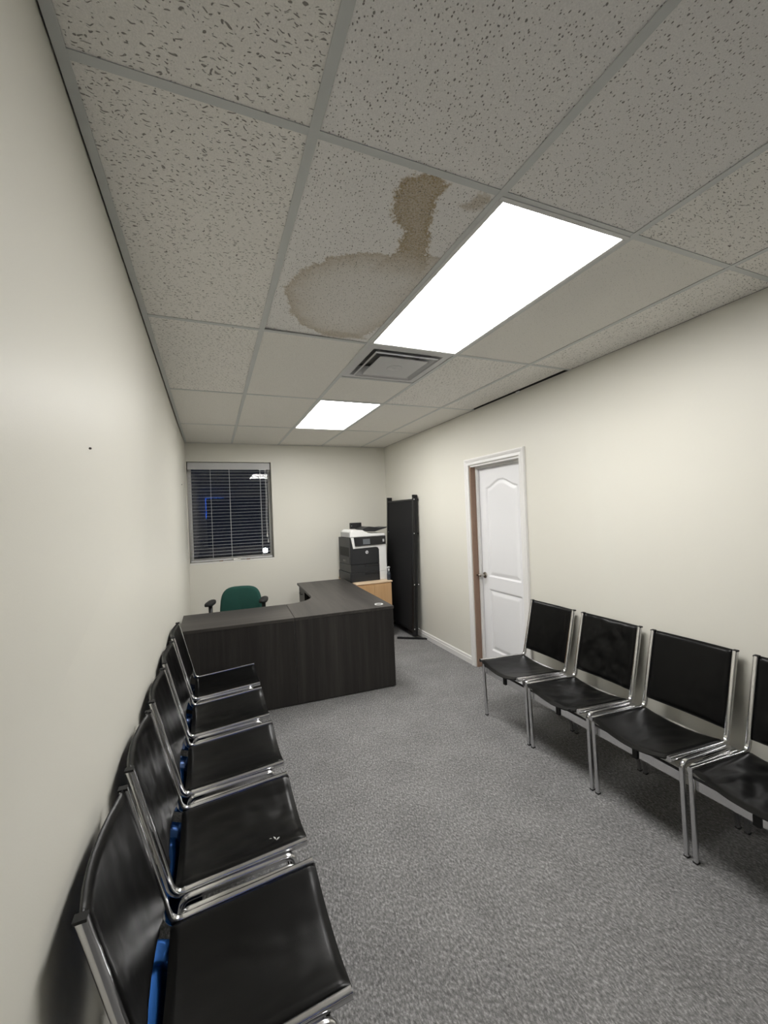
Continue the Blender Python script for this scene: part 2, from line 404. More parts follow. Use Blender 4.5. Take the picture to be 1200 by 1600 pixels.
# ------------------------------------------------------------------ door
door = struct(empty('door_1', (RX, (DY0+DY1)/2, 0)), 'white two-panel door with arched upper panel in a white casing')
ox, oy = RX, (DY0+DY1)/2
def dbox(name, mat, a, bevel=None): return box(name, mat, door, (a[0]-ox, a[1]-ox, a[2]-oy, a[3]-oy, a[4], a[5]), bevel)
dbox('jamb', 'bare_jamb', (RX+0.001, RX+0.088, DY1-0.016, DY1, 0, DZ))
dbox('jamb', 'trim_white', (RX+0.001, RX+0.16, DY0, DY0+0.016, 0, DZ))
dbox('jamb', 'trim_white', (RX+0.001, RX+0.16, DY0+0.016, DY1-0.016, DZ-0.016, DZ))
dbox('door_stop', 'trim_white', (RX+0.060, RX+0.090, DY1-0.040, DY1-0.016, 0, DZ-0.016), 0.003)
dbox('door_stop', 'trim_white', (RX+0.060, RX+0.090, DY0+0.016, DY0+0.030, 0, DZ-0.016), 0.003)
dbox('door_stop', 'trim_white', (RX+0.060, RX+0.090, DY0+0.030, DY1-0.040, DZ-0.036, DZ-0.016), 0.003)
# casing: moulded profile, mitred
cprof = [(0.0, 0.0), (0.0, 0.010), (0.006, 0.014), (0.030, 0.011), (0.040, 0.016), (0.056, 0.020), (0.066, 0.018), (0.070, 0.0)]
def casing(p0, p1, out0, out1):
    """p0,p1 inner edge (y,z); out0,out1 outward offset direction (y,z) scaled per unit of width"""
    v = []; n = len(cprof)
    for p, o_ in ((p0, out0), (p1, out1)):
        for w_, d in cprof: v.append((RX-d-ox, p[0]+o_[0]*w_-oy, p[1]+o_[1]*w_))
    f = [tuple(range(n)), tuple(range(2*n-1, n-1, -1))] + [(i, (i+1) % n, n+(i+1) % n, n+i) for i in range(n)]
    return mesh('casing', v, f, 'trim_white', door)
i0, i1, iz = DY0-0.000, DY1+0.002, DZ+0.002
casing((i1, 0), (i1, iz), (1, 0), (1, 1)); casing((i0, 0), (i0, iz), (-1, 0), (-1, 1)); casing((i1, iz), (i0, iz), (1, 1), (-1, 1))
# slab as relief grid
SY0, SY1, SZT = DY0+0.018, DY1-0.018, DZ-0.020
def sd_panel(u, z, kind):   # positive inside
    W = SY1-SY0; a, b_ = 0.125, W-0.125
    if kind == 'up':
        lo = 1.02-0.07; t = (u-a)/(b_-a); t = max(0, min(1, t))
        arch = 0.075*0.5*(1-math.cos(2*math.pi*t)) if True else 0
        hi = SZT-0.215+arch
    else: lo, hi = 0.20, 0.82
    return min(u-a, b_-u, z-lo, hi-z)
def relief(d):
    if d <= 0: return 0.0
    if d < 0.012: return -0.010*(d/0.012)
    if d < 0.020: return -0.010
    if d < 0.050: return -0.010 + 0.008*((d-0.020)/0.030)
    return -0.002
NU, NZ = 96, 250
v = []; f = []
W = SY1-SY0; z0 = 0.008
for j in range(NZ+1):
    z = z0+(SZT-z0)*j/NZ
    for i in range(NU+1):
        u = W*i/NU; d = max(sd_panel(u, z, 'up'), sd_panel(u, z, 'lo'))
        v.append((RX+0.092-relief(d)-ox, SY0+u-oy, z))
for j in range(NZ):
    for i in range(NU):
        a = j*(NU+1)+i; f.append((a, a+1, a+NU+2, a+NU+1))
k = len(v); bx_ = RX+0.127-ox
v += [(bx_, SY0-oy, z0), (bx_, SY1-oy, z0), (bx_, SY1-oy, SZT), (bx_, SY0-oy, SZT)]
f.append((k, k+3, k+2, k+1))
f.append(tuple([i for i in range(NU+1)] + [k+1, k])); f.append(tuple([NZ*(NU+1)+i for i in range(NU, -1, -1)] + [k+3, k+2]))
f.append(tuple([j*(NU+1) for j in range(NZ, -1, -1)] + [k, k+3])); f.append(tuple([j*(NU+1)+NU for j in range(NZ+1)] + [k+2, k+1]))
mesh('door_slab', v, f, 'door_white', door, smooth=True, auto=0.5)
# lever handle
hy, hz = SY1-0.062, 0.957
hm = MB()
vv, ff = lathe([(0.0, 0), (0.032, 0), (0.032, 0.004), (0.028, 0.010), (0.013, 0.014), (0.011, 0.045), (0.013, 0.05), (0.013, 0.062), (0.0, 0.064)], 20)
hd = mesh('handle', [(RX+0.092-q[2]-ox, q[0]+hy-oy, q[1]+hz) for q in vv], ff, 'handle_metal', door, smooth=True, auto=0.6)
lv, lf = tube([(RX+0.036-ox, hy-oy, hz), (RX+0.034-ox, hy-0.03-oy, hz+0.002), (RX+0.034-ox, hy-0.08-oy, hz-0.004), (RX+0.037-ox, hy-0.112-oy, hz-0.001)], [0.010, 0.009, 0.008, 0.006], 10)
lv = [(q[0], -(q[1]-(hy-oy))*1.0+(hy-oy), q[2]) for q in [Vector(a) for a in lv]]
mesh('lever', lv, lf, 'handle_metal', hd, smooth=True)

# ------------------------------------------------------------------ window
win = struct(empty('window_1', ((WX0+WX1)/2, BY+0.2, WZ0)), 'night-dark casement window set deep in the end wall')
wx, wy, wz = (WX0+WX1)/2, BY+0.2, WZ0
def wbox(name, mat, a, parent=win, bevel=None): return box(name, mat, parent, (a[0]-wx, a[1]-wx, a[2]-wy, a[3]-wy, a[4]-wz, a[5]-wz), bevel)
wbox('window_frame', 'vinyl_white', (WX0, WX1, BY+0.135, BY+0.22, WZ0, WZ0+0.060), bevel=0.006)
wbox('window_frame', 'vinyl_white', (WX0, WX1, BY+0.15, BY+0.22, WZ1-0.05, WZ1), bevel=0.004)
wbox('window_frame', 'vinyl_white', (WX0, WX0+0.045, BY+0.15, BY+0.22, WZ0+0.060, WZ1-0.05), bevel=0.004)
wbox('window_frame', 'vinyl_white', (WX1-0.030, WX1, BY+0.15, BY+0.22, WZ0+0.060, WZ1-0.05), bevel=0.004)
wbox('pane', 'glass', (WX0+0.045, WX1-0.030, BY+0.180, BY+0.186, WZ0+0.060, WZ1-0.05))
# sill liner and crank
wbox('sill', 'vinyl_white', (WX0, WX1, BY+0.004, BY+0.135, WZ0, WZ0+0.022), bevel=0.004)
cr = wbox('crank', 'vinyl_white', (-0.035, 0.075, BY+0.020, BY+0.060, WZ0+0.022, WZ0+0.050), bevel=0.010)
vv, ff = tube([(0.02-wx, BY+0.03-wy, 0.045), (0.06-wx, BY+0.012-wy, 0.050), (0.085-wx, BY+0.004-wy, 0.046)], [0.010, 0.008, 0.011], 10)
mesh('crank_arm', vv, ff, 'vinyl_white', cr, smooth=True)
for x in (-0.205, 0.135):
    wbox('latch', 'bare_jamb', (x, x+0.045, BY+0.002, BY+0.03, WZ0+0.022, WZ0+0.031))

# ------------------------------------------------------------------ ceiling
ceil = struct(box('ceiling', 'deck', None, (-0.80, RX+0.16, FY-0.16, BY+0.28, CZ+0.30, CZ+0.36)), 'suspended grid ceiling of stained acoustic tiles')
XL = [0, T, 2*T, 3*T]; YL = [-2*2*T+0, -2*T, 0, 2*T, 4*T, 6*T]
BW = 0.0135
def gbar(a): return box('grid_bar', 'grid_metal', ceil, a)
for x in XL:       # long runners with upstanding web
    m = MB(); m.box(x-BW, x+BW, FY, BY-0.001, CZ, CZ+0.002); m.box(x-0.002, x+0.002, FY, BY-0.001, CZ+0.002, CZ+0.035); m.build('grid_bar', 'grid_metal', ceil)
cols = [(None, 0), (0, T), (T, 2*T), (2*T, 3*T), (3*T, RX)]
def xspan(c, y):
    a, b_ = cols[c]
    return (left_x(y, CZ) if a is None else a), b_
for y in YL:
    for c in range(5):
        a, b_ = xspan(c, y)
        a2 = a + (BW if c > 0 else 0.001); b2 = b_ - (BW if c < 4 else 0.004)
        m = MB(); m.box(a2, b2, y-BW*0.9, y+BW*0.9, CZ+0.0006, CZ+0.0026); m.box(a2, b2, y-0.002, y+0.002, CZ+0.0026, CZ+0.03); m.build('grid_bar', 'grid_metal', ceil)
m = MB(); m.box(T+BW, 2*T-BW, 3*T-0.012, 3*T+0.012, CZ+0.0006, CZ+0.0026); m.box(T+BW, 2*T-BW, 3*T-0.002, 3*T+0.002, CZ+0.0026, CZ+0.03); m.build('grid_bar', 'grid_metal', ceil)
# wall angles: left and back
v = []
for y in (FY, BY-0.001):
    x = left_x(y, CZ)
    v += [(x, y, CZ-0.001), (x+0.024, y, CZ-0.001), (x+0.024, y, CZ+0.0015), (x, y, CZ+0.0015)]
mesh('wall_angle', v, [(0,1,2,3),(4,7,6,5),(0,4,5,1),(1,5,6,2),(2,6,7,3),(3,7,4,0)], 'grid_metal', ceil)
box('wall_angle', 'grid_metal', ceil, (-0.54, RX-0.002, BY-0.020, BY-0.001, CZ-0.0012, CZ+0.0008))
# short bent offcut of wall angle left hanging at the gap on the right wall
mesh('wall_angle', *(lambda q: (q[0], q[1]))(boxv(RX-0.016, RX-0.002, 1.76, 1.80, CZ-0.006, CZ+0.002)), 'clip_white', ceil)

box('plenum_dark_sheet', 'deck', ceil, (RX-0.002, RX-0.0004, FY+0.01, BY-0.01, CZ+0.0035, CZ+0.29))  # added sheet for unpainted upper wall, dark to paint in the gap's shade
ys = [FY] + YL + [BY]
KIND = {(0,1):'fissured',(1,1):'pinhole',(2,1):'pinhole',(3,1):'fissured',(4,1):'fissured',
        (0,2):'fissured',(1,2):'pinhole',(3,2):'plain',(4,2):'fissured',
        (0,3):'fissured',(1,3):'plain',(2,3):'plain',(3,3):'fissured',(4,3):'fissured'}
def stain_values(pts):
    """pts Nx2 tile coordinates (x from runner, y from near cross bar) -> stain strength"""
    lobe = np.array([(.049,.766),(.087,.603),(.186,.481),(.30,.425),(.43,.395),(.50,.37),(.60,.36),(.64,.55),(.62,.9),(.56,1.10),(.53,1.165),(.40,1.185),(.228,1.145),(.116,.988)])
    neck = np.array([(.34,.62),(.37,.45),(.415,.36),(.385,.25),(.312,.205),(.285,.12),(.298,.040),(.35,.015),(.425,.030),(.432,.113),(.475,.235),(.535,.353),(.58,.46),(.60,.62)])
    small = np.array([(.505,.10),(.53,.055),(.545,.015),(.585,.02),(.588,.07),(.555,.105)])
    puddle = np.array([(.30,1.165),(.36,1.125),(.46,1.115),(.55,1.13),(.57,1.17),(.45,1.195),(.33,1.19)])
    P = pts.copy()
    for i in range(len(P)):
        q = Vector((P[i,0]*18, P[i,1]*18, 3.1)); n1 = noise.noise_vector(q); n2 = noise.noise_vector(q*3.7); n3 = noise.noise_vector(q*9.0)
        n4 = noise.noise_vector(q*19.0)
        P[i,0] += 0.018*n1.x+0.011*n2.x+0.012*n3.x+0.010*n4.x; P[i,1] += 0.018*n1.y+0.011*n2.y+0.012*n3.y+0.010*n4.y
    def sdf(poly):
        n = len(poly); best = np.full(len(P), 9.0); inside = np.zeros(len(P), bool)
        for i in range(n):
            a = poly[i]; b_ = poly[(i+1) % n]; e = b_-a
            t = np.clip(((P-a)@e)/(e@e), 0, 1); d = np.hypot(*(P-(a+t[:,None]*e)).T); best = np.minimum(best, d)
            cond = ((a[1] > P[:,1]) != (b_[1] > P[:,1])) & (P[:,0] < (b_[0]-a[0])*(P[:,1]-a[1])/(b_[1]-a[1]+1e-12)+a[0]); inside ^= cond
        return np.where(inside, best, -best)
    def edge(d): return np.clip(d/0.006+0.5, 0, 1)
    d = sdf(lobe); s = edge(d)*(0.13+0.52*np.exp(-np.maximum(d,0)/0.065))
    s *= np.clip(1.15-np.maximum(P[:,0]-0.34,0)*1.6, 0.35, 1)
    d = sdf(neck); s = np.maximum(s, edge(d)*(0.70+0.20*np.exp(-np.maximum(d,0)/0.02))*np.clip((0.62-P[:,1])/0.26, 0, 1))
    d = sdf(small); s = np.maximum(s, np.clip(d/0.02+0.5, 0, 1)*0.5)
    d = sdf(puddle); s = np.maximum(s, np.clip(d/0.012+0.5, 0, 1)*0.50)
    return s
for c in range(5):
    for r in range(-1, len(ys)-2):
        y0, y1 = ys[r+1], ys[r+2]
        if (c, r) in ((2, 2+0), (2, 4)): continue             # light panels
        if c == 2 and r == 3: y0 = 3*T                        # 2x2 tile behind the vent
        kind = KIND.get((c, r), 'plain' if r >= 4 else 'fissured')
        xa, xb = xspan(c, (y0+y1)/2); xa += 0.004; xb -= 0.004
        if c == 0: xa = max(left_x(y0, CZ), left_x(y1, CZ)) + 0.003
        if c == 4:
            xb = RX - 0.006
            if r == 3: xb = RX - 0.042
        ya, yb = y0+0.004, y1-0.004
        Wt, Lt = xb-xa, yb-ya; cx_, cy_ = (xa+xb)/2, (ya+yb)/2
        stained = (c == 1 and r == 2)
        nx, ny = (110, 220) if stained else (2, 4)
        v = []; f = []; zt = 0.016
        for j in range(ny+1):
            for i in range(nx+1):
                s_, t_ = i/nx, j/ny
                sag = 0.0
                if stained: sag = -0.004*math.sin(math.pi*s_)*math.sin(math.pi*t_) + 0.010*max(0, (t_-0.8)/0.2)*(1-s_)
                v.append((Wt*(s_-0.5), Lt*(t_-0.5), sag))
        for j in range(ny):
            for i in range(nx):
                a = j*(nx+1)+i; f.append((a, a+nx+1, a+nx+2, a+1))
        k = len(v); v += [(-Wt/2, -Lt/2, zt), (Wt/2, -Lt/2, zt), (Wt/2, Lt/2, zt), (-Wt/2, Lt/2, zt)]
        f.append((k, k+1, k+2, k+3))
        f.append(tuple(list(range(nx+1)) + [k+1, k])); f.append(tuple([ny*(nx+1)+i for i in range(nx, -1, -1)] + [k+3, k+2]))
        f.append(tuple([j*(nx+1) for j in range(ny, -1, -1)] + [k, k+3])); f.append(tuple([j*(nx+1)+nx for j in range(ny+1)] + [k+2, k+1]))
        o = mesh('ceiling_tile', v, f, 'tile_'+kind, ceil, loc=(cx_, cy_, CZ+0.0032))
        if stained:
            o['label'] = 'water-stained acoustic tile with brown ring marks'
            at = o.data.attributes.new('stain', 'FLOAT', 'POINT')
            co = np.empty(len(o.data.vertices)*3); o.data.vertices.foreach_get('co', co); co = co.reshape(-1, 3)
            pts = np.stack([co[:,0]+cx_, co[:,1]+cy_], 1)
            at.data.foreach_set('value', stain_values(pts).astype(np.float32))

# ------------------------------------------------------------------ ceiling lights
def ceiling_light(y0, y1, label):
    xa, xb = T+0.006, 2*T-0.006; ya, yb = y0+0.006, y1-0.006
    t = tag(empty('ceiling_light', ((xa+xb)/2, (ya+yb)/2, CZ+0.004)), label, 'ceiling light', 'recessed fluorescent panels')
    hx, hy_ = (xb-xa)/2, (yb-ya)/2; b_ = 0.020
    m = MB()
    for a in ((-hx, hx, -hy_, -hy_+b_), (-hx, hx, hy_-b_, hy_), (-hx, -hx+b_, -hy_+b_, hy_-b_), (hx-b_, hx, -hy_+b_, hy_-b_)): m.box(*a, -0.006, 0.006)
    m.build('frame', 'fixture_white', t, bevel=0.002)
    box('diffuser', 'diffuser', t, (-hx+b_-0.002, hx-b_+0.002, -hy_+b_-0.002, hy_-b_+0.002, -0.001, 0.004))
    box('housing', 'fixture_white', t, (-hx+0.004, hx-0.004, -hy_+0.004, hy_-0.004, 0.007, 0.09))
    return t
ceiling_light(0, 2*T, 'large bright fluorescent panel light beside the stained ceiling tile')
ceiling_light(4*T, 6*T, 'farther bright fluorescent panel light near the window wall')

# ------------------------------------------------------------------ air vent
vt = tag(empty('air_vent', (1.5*T, 2.5*T, CZ)), 'square grey louvred air diffuser beyond the nearer ceiling light', 'air vent')
def sq_frustum(h0, z0, h1, z1, th=0.0025):
    m = MB()
    v = []
    for h, z in ((h0, z0), (h1, z1), (h1, z1+th), (h0, z0+th)): v += [(-h,-h,z),(h,-h,z),(h,h,z),(-h,h,z)]
    f = []
    for a in range(4):
        b_ = (a+1) % 4
        for k in range(4): f.append((a*4+k, a*4+(k+1) % 4, b_*4+(k+1) % 4, b_*4+k))
    return m.add(v, f)
H = T/2-0.015
m = MB()
for a in ((-H, H, -H, -H+0.045), (-H, H, H-0.045, H), (-H, -H+0.045, -H+0.045, H-0.045), (H-0.045, H, -H+0.045, H-0.045)): m.box(*a, 0.003, 0.007)
m.build('frame', 'vent_metal', vt)
sq_frustum(H-0.045, 0.003, H-0.085, 0.060).build('louver', 'vent_metal', vt)
sq_frustum(H-0.072, -0.006, H-0.130, 0.045).build('louver', 'vent_metal', vt)
sq_frustum(H-0.068, -0.006, H-0.074, -0.010, 0.004).build('louver_rim', 'vent_metal', vt)
sq_frustum(H-0.118, -0.010, H-0.16, 0.012).build('louver', 'vent_metal', vt)
box('backing', 'vent_dark', vt, (-H+0.03, H-0.03, -H+0.03, H-0.03, 0.075, 0.08))
cp = box('center_plate', 'vent_metal', vt, (-H+0.119, H-0.119, -H+0.119, H-0.119, -0.011, -0.007), 0.002)
vv, ff = lathe([(0.05, -0.0112), (0.045, -0.006), (0.0, -0.004)], 24)
vv, ff = lathe([(0.0, -0.017), (0.010, -0.016), (0.014, -0.0125), (0.050, -0.0118), (0.055, -0.0108)], 24)
mesh('knob', vv, ff, 'vent_metal', cp, smooth=True)

# ================================================================== WAITING CHAIRS
LB, LG = 0.213, 0.2375      # lateral centres of seat/back bars and leg frames
bar_path = fillet([(-0.006, 0.452), (0.432, 0.420), (0.540, 0.862)], 0.045, 8)
def pad_grid(path, th, half, dip, dip2, seed, puck, nu=26):
    """cushion following a (y,z) path (front/top surface on +normal side), hollowed across its width"""
    n = len(path); v = []; f = []
    tops, bots = [], []
    for j, p in enumerate(path):
        tg = (path[min(j+1, n-1)]-path[max(j-1, 0)]).normalized(); nr = Vector((-tg.y, tg.x))
        e = min(j, n-1-j)/(n-1); roll = 1 - max(0, 1-e/0.05)**2 if e < 0.05 else 1
        for i in range(nu+1):
            s = -1+2*i/nu
            es = 1-abs(s); rs = 1 - max(0, 1-es/0.07)**2*0.75 if es < 0.07 else 1
            d = -(dip + (dip2-dip)*j/(n-1))*(1-s*s)
            q = Vector((s*5.2, j/n*5.2, seed)); d += puck*(noise.noise(q*0.9)*0.7 + noise.noise(q*2.3)*0.35)*(1-s**4)*(1-(2*j/(n-1)-1)**6)
            # sewn-in tension creases running from the rear corners
            cr_ = math.exp(-((abs(s)-0.78+0.5*(j/n)) / 0.06)**2)*math.exp(-(j/n/0.35)**2); d += puck*0.5*cr_
            off = d + th*0.5*rs*roll; ofb = d - th*0.5*rs*roll
            a = p+nr*off; b_ = p+nr*ofb
            tops.append((s*half, a.x, a.y)); bots.append((s*half, b_.x, b_.y))
    v = tops+bots; K = len(tops); w_ = nu+1
    for j in range(n-1):
        for i in range(nu):
            a = j*w_+i; f.append((a, a+1, a+w_+1, a+w_)); f.append((K+a, K+a+w_, K+a+w_+1, K+a+1))
    for i in range(nu):
        f.append((i, K+i, K+i+1, i+1)); a = (n-1)*w_+i; f.append((a, a+1, K+a+1, K+a))
    for j in range(n-1):
        a = j*w_; f.append((a, a+w_, K+a+w_, K+a)); a = j*w_+nu; f.append((a, K+a, K+a+w_, a+w_))
    return v, f
def lerp_path(p0, p1, n): return [Vector(p0)+(Vector(p1)-Vector(p0))*(i/(n-1)) for i in range(n)]
front_leg = fillet([(0.055, 0.004), (0.043, 0.438), (0.25, 0.428)], 0.032, 8)
rear_leg = fillet([(0.25, 0.428), (0.405, 0.4185), (0.455, 0.004)], 0.032, 8)
SHARED = {}
def shared(key, fn):
    if key not in SHARED:
        v, f = fn(); o = mesh(key[0], v, f, key[1]); SHARED[key] = o.data; bpy.data.objects.remove(o)
        if key[-1] == 's':
            SHARED[key].polygons.foreach_set('use_smooth', [True]*len(SHARED[key].polygons)); SHARED[key].set_sharp_from_angle(angle=0.9)
    return SHARED[key]
def child(name, me, parent, loc=None):
    o = bpy.data.objects.new(name, me); C.objects.link(o); o.parent = parent
    if loc: o.location = loc
    return o
def waiting_chair(loc, rz, label, group, seed, blue, puck=0.004, tear=False):
    t = tag(empty('waiting_chair', loc, rz), label, 'chair', group)
    for s in (-1, 1):
        b_ = child('side_bar', shared(('side_bar', 'chrome', s, 's'), lambda: sweep_bar(bar_path, s*LB, 0.021, 0.023)), t)
        child('end_cap', shared(('end_cap', 'black_rubber', s), lambda: boxv(s*LB-0.0108, s*LB+0.0108, 0.5285, 0.5535, 0.859, 0.8655)), b_)
        child('leg', shared(('leg', 'chrome', s, 'f', 's'), lambda: sweep_bar(front_leg, s*LG, 0.019, 0.021)), t)
        child('leg', shared(('leg', 'chrome', s, 'r', 's'), lambda: sweep_bar(rear_leg, s*LG, 0.019, 0.021)), t)
        for yy in (0.055, 0.455):
            child('foot_cap', shared(('foot_cap', 'black_rubber', s, yy), lambda: boxv(s*LG-0.0097, s*LG+0.0097, yy-0.0107, yy+0.0107, 0.0, 0.008)), t)
    # seat pad and back pad
    sp = lerp_path((-0.010, 0.4535), (0.432, 0.4210), 30)
    v, f = pad_grid(sp, 0.024, 0.203, 0.040, 0.024, seed, puck); mesh('seat', v, f, 'black_vinyl', t, smooth=True)
    bp_ = lerp_path((0.4465, 0.478), (0.5405, 0.866), 30)
    # normal of this path points towards the front of the chair
    v, f = pad_grid(bp_, 0.024, 0.203, 0.016, 0.025, seed+5.3, puck*1.1); mesh('backrest', v, f, 'black_vinyl', t, smooth=True)
    # rails
    fr = child('front_rail', shared(('front_rail', 'chrome'), lambda: boxv(-0.2275, 0.2275, 0.058, 0.062, 0.335, 0.380)), t)
    child('rail_rod', shared(('rail_rod', 'black_plastic'), lambda: tube([(-0.228, 0.050, 0.392), (0.228, 0.050, 0.392)], 0.006, 8)), t)
    child('bumper', shared(('bumper', 'black_rubber'), lambda: boxv(-0.013, 0.013, 0.050, 0.066, 0.328, 0.384)), t)
    def rail():
        m = MB(); a = [(0.350, 0.326), (0.484, 0.384), (0.486, 0.381), (0.352, 0.323)]
        v = [(-0.2275, *q) for q in a] + [(0.2275, *q) for q in a]
        return v, [(0,1,2,3),(7,6,5,4),(0,4,5,1),(1,5,6,2),(2,6,7,3),(3,7,4,0)]
    mat = 'blue_gloss' if blue else 'chrome'
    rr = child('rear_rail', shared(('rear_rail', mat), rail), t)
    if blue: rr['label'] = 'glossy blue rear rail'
    if tear:
        m = MB()
        for (x, y, a, l_) in ((-0.135, 0.098, 0.4, 0.022), (-0.145, 0.088, -0.9, 0.016), (-0.128, 0.112, 1.3, 0.012)):
            dx, dy = math.cos(a)*l_/2, math.sin(a)*l_/2; nx_, ny_ = -dy*0.25, dx*0.25
            fr_ = (y+0.01)/0.442; z = 0.4535-0.0325*fr_+0.0155-(0.040-0.016*fr_)*(1-(x/0.203)**2)
            v = [(x-dx, y-dy, z), (x+nx_, y+ny_, z+0.001), (x+dx, y+dy, z), (x-nx_, y-ny_, z+0.001)]
            v += [(q[0], q[1], q[2]-0.006) for q in v]
            m.add(v, [(0,1,2,3),(7,6,5,4),(0,4,5,1),(1,5,6,2),(2,6,7,3),(3,7,4,0)])
        m.build('tear', 'scuff', t)
    return t
GL, GR = 'black vinyl and chrome chairs along the left wall', 'black vinyl and chrome chairs along the right wall'
left_labels = ['black vinyl chrome chair nearest the camera in the left row',
               'black vinyl chrome chair with a pale tear on its seat, left row',
               'middle black vinyl chrome chair of the five along the left wall',
               'black vinyl chrome chair in the left row, second from the desk',
               'black vinyl chrome chair in the left row, right against the dark desk']
for k in range(5):
    yc = 0.158+0.526*k
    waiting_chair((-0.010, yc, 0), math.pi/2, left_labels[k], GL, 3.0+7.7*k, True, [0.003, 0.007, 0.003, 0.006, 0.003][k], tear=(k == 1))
right_labels = ['black vinyl chrome chair in front of the white door, right row',
                'black vinyl chrome chair with a wrinkled, dented seat, second from the white door',
                'smooth-seated black vinyl chrome chair, third from the white door',
                'black vinyl chrome chair cut off by the right edge of the picture']
for k, yc in enumerate((1.452, 0.940, 0.428, -0.087)):
    waiting_chair((1.628, yc, 0), -math.pi/2, right_labels[k], GR, 50.0+5.1*k, False, [0.003, 0.011, 0.002, 0.009][k])

# ================================================================== DESK
DA = math.radians(-2.5)
desk = tag(empty('reception_desk', (1.275, 2.525, 0), DA), 'dark grey woodgrain L-shaped reception desk with curved inner corner', 'desk')
DT = 0.760; th = 0.026
SEAM = -0.925
# corner/extended top: outline with concave curve
arc = []
for k in range(13):
    t = math.pi/2*k/12
    arc.append((SEAM + 0.30*math.sin(t), 0.61+0.30*(1-math.cos(t))))
poly = [(SEAM+0.0015, 0), (0, 0), (0, 1.885), (-0.63, 1.885), (-0.625, 0.93)] + [(x+0.0015, y) for x, y in reversed(arc)]
v, f = prism(poly, DT-th, DT); mesh('desk_top', v, f, 'desk_top_x', desk, bevel=0.0015)
v, f = prism([(-1.832, 0), (SEAM-0.0015, 0), (SEAM-0.0015, 0.61), (-1.858, 0.61)], DT-th, DT); mesh('desk_top', v, f, 'desk_top_y', desk, bevel=0.0015)
box('modesty_panel', 'desk_front', desk, (SEAM+0.0015, -0.006, 0.004, 0.026, 0.008, DT-th-0.0005), 0.001)
box('modesty_panel', 'desk_front', desk, (-1.828, SEAM-0.0015, 0.004, 0.026, 0.008, DT-th-0.0005), 0.001)
box('end_panel', 'desk_front', desk, (-0.026, -0.004, 0.027, 1.84, 0.0, DT-th-0.0005), 0.001)
box('end_panel', 'desk_front', desk, (-1.828, -1.804, 0.027, 0.585, 0.0, DT-th-0.0005), 0.001)
box('end_panel', 'desk_front', desk, (-0.60, -0.027, 1.845, 1.869, 0.0, DT-th-0.0005), 0.001)
# drawer pedestal at the far end
ped = box('pedestal', 'desk_front', desk, (-0.59, -0.03, 1.40, 1.843, 0.02, DT-th-0.001), 0.001)
for z0_, z1_ in ((0.04, 0.33), (0.335, 0.525), (0.53, 0.725)):
    d = box('drawer', 'desk_front', ped, (-0.612, -0.5905, 1.405, 1.838, z0_, z1_), 0.002)
    vv, ff = tube([(-0.612, 1.56, z1_-0.06), (-0.634, 1.565, z1_-0.06), (-0.634, 1.675, z1_-0.06), (-0.612, 1.68, z1_-0.06)], 0.005, 8)
    mesh('drawer_handle', vv, ff, 'black_plastic', d, smooth=True)
# white ring grommet
vv, ff = [], []
R0, R1, N = 0.030, 0.041, 28
for k in range(N):
    a = 2*math.pi*k/N
    for r_, z in ((R1, 0), (R1, 0.004), (R0, 0.004), (R0, 0)): vv.append((-0.105+r_*math.cos(a), 0.125+r_*math.sin(a), DT+0.0002+z))
for k in range(N):
    for i in range(4): ff.append((k*4+i, k*4+(i+1) % 4, ((k+1) % N)*4+(i+1) % 4, ((k+1) % N)*4+i))
g = mesh('grommet_ring', vv, ff, 'clip_white', desk); g['label'] = 'white ring grommet'

# ================================================================== OFFICE CHAIR
oc = tag(empty('office_chair', (-0.062, 3.66, 0), math.radians(-14)), 'green fabric office chair with black armrests behind the desk', 'chair')
# back (facing -y): rounded shield, gently curved
def superpad(wd, ht, dp, zc, yc, p=4.5, seg=40, rings=7, lean=0.0, taper=0.0, curve=0.0):
    v = []; f = []
    prof = [(-1, 0.0), (-1, 0.86), (-0.72, 0.97), (0, 1.0), (0.72, 0.97), (1, 0.86), (1, 0.0)]
    for dy, sc in prof:
        for k in range(seg):
            a = 2*math.pi*k/seg; ca, sa = math.cos(a), math.sin(a)
            x = wd/2*sc*math.copysign(abs(ca)**(2/p), ca); z = ht/2*sc*math.copysign(abs(sa)**(2/p), sa)
            x *= 1 - taper*(z/(ht/2))
            v.append((x, yc+dy*dp/2+lean*z - curve*(x/(wd/2))**2, zc+z))
    n = len(prof)
    for i in range(n-1):
        for k in range(seg): f.append((i*seg+k, i*seg+(k+1) % seg, (i+1)*seg+(k+1) % seg, (i+1)*seg+k))
    return v, f
v, f = superpad(0.455, 0.46, 0.07, 0.645, 0.245, p=3.6, lean=0.12, taper=0.06, curve=0.03); mesh('backrest', v, f, 'green_fabric', oc, smooth=True)
v, f = superpad(0.43, 0.43, 0.03, 0.635, 0.296, p=3.6, lean=0.12, taper=0.06, curve=0.03); mesh('back_shell', v, f, 'black_plastic', oc, smooth=True)
v, f = superpad(0.50, 0.48, 0.09, 0, 0, p=4.5); mesh('seat', [(q[0], q[2]-0.02, q[1]+0.455) for q in v], f, 'green_fabric', oc, smooth=True)
v, f = tube([(0, 0.05, 0.40), (0, 0.27, 0.40), (0, 0.335, 0.45), (0, 0.335, 0.62)], 0.02, 10); mesh('back_bracket', v, f, 'black_plastic', oc, smooth=True)
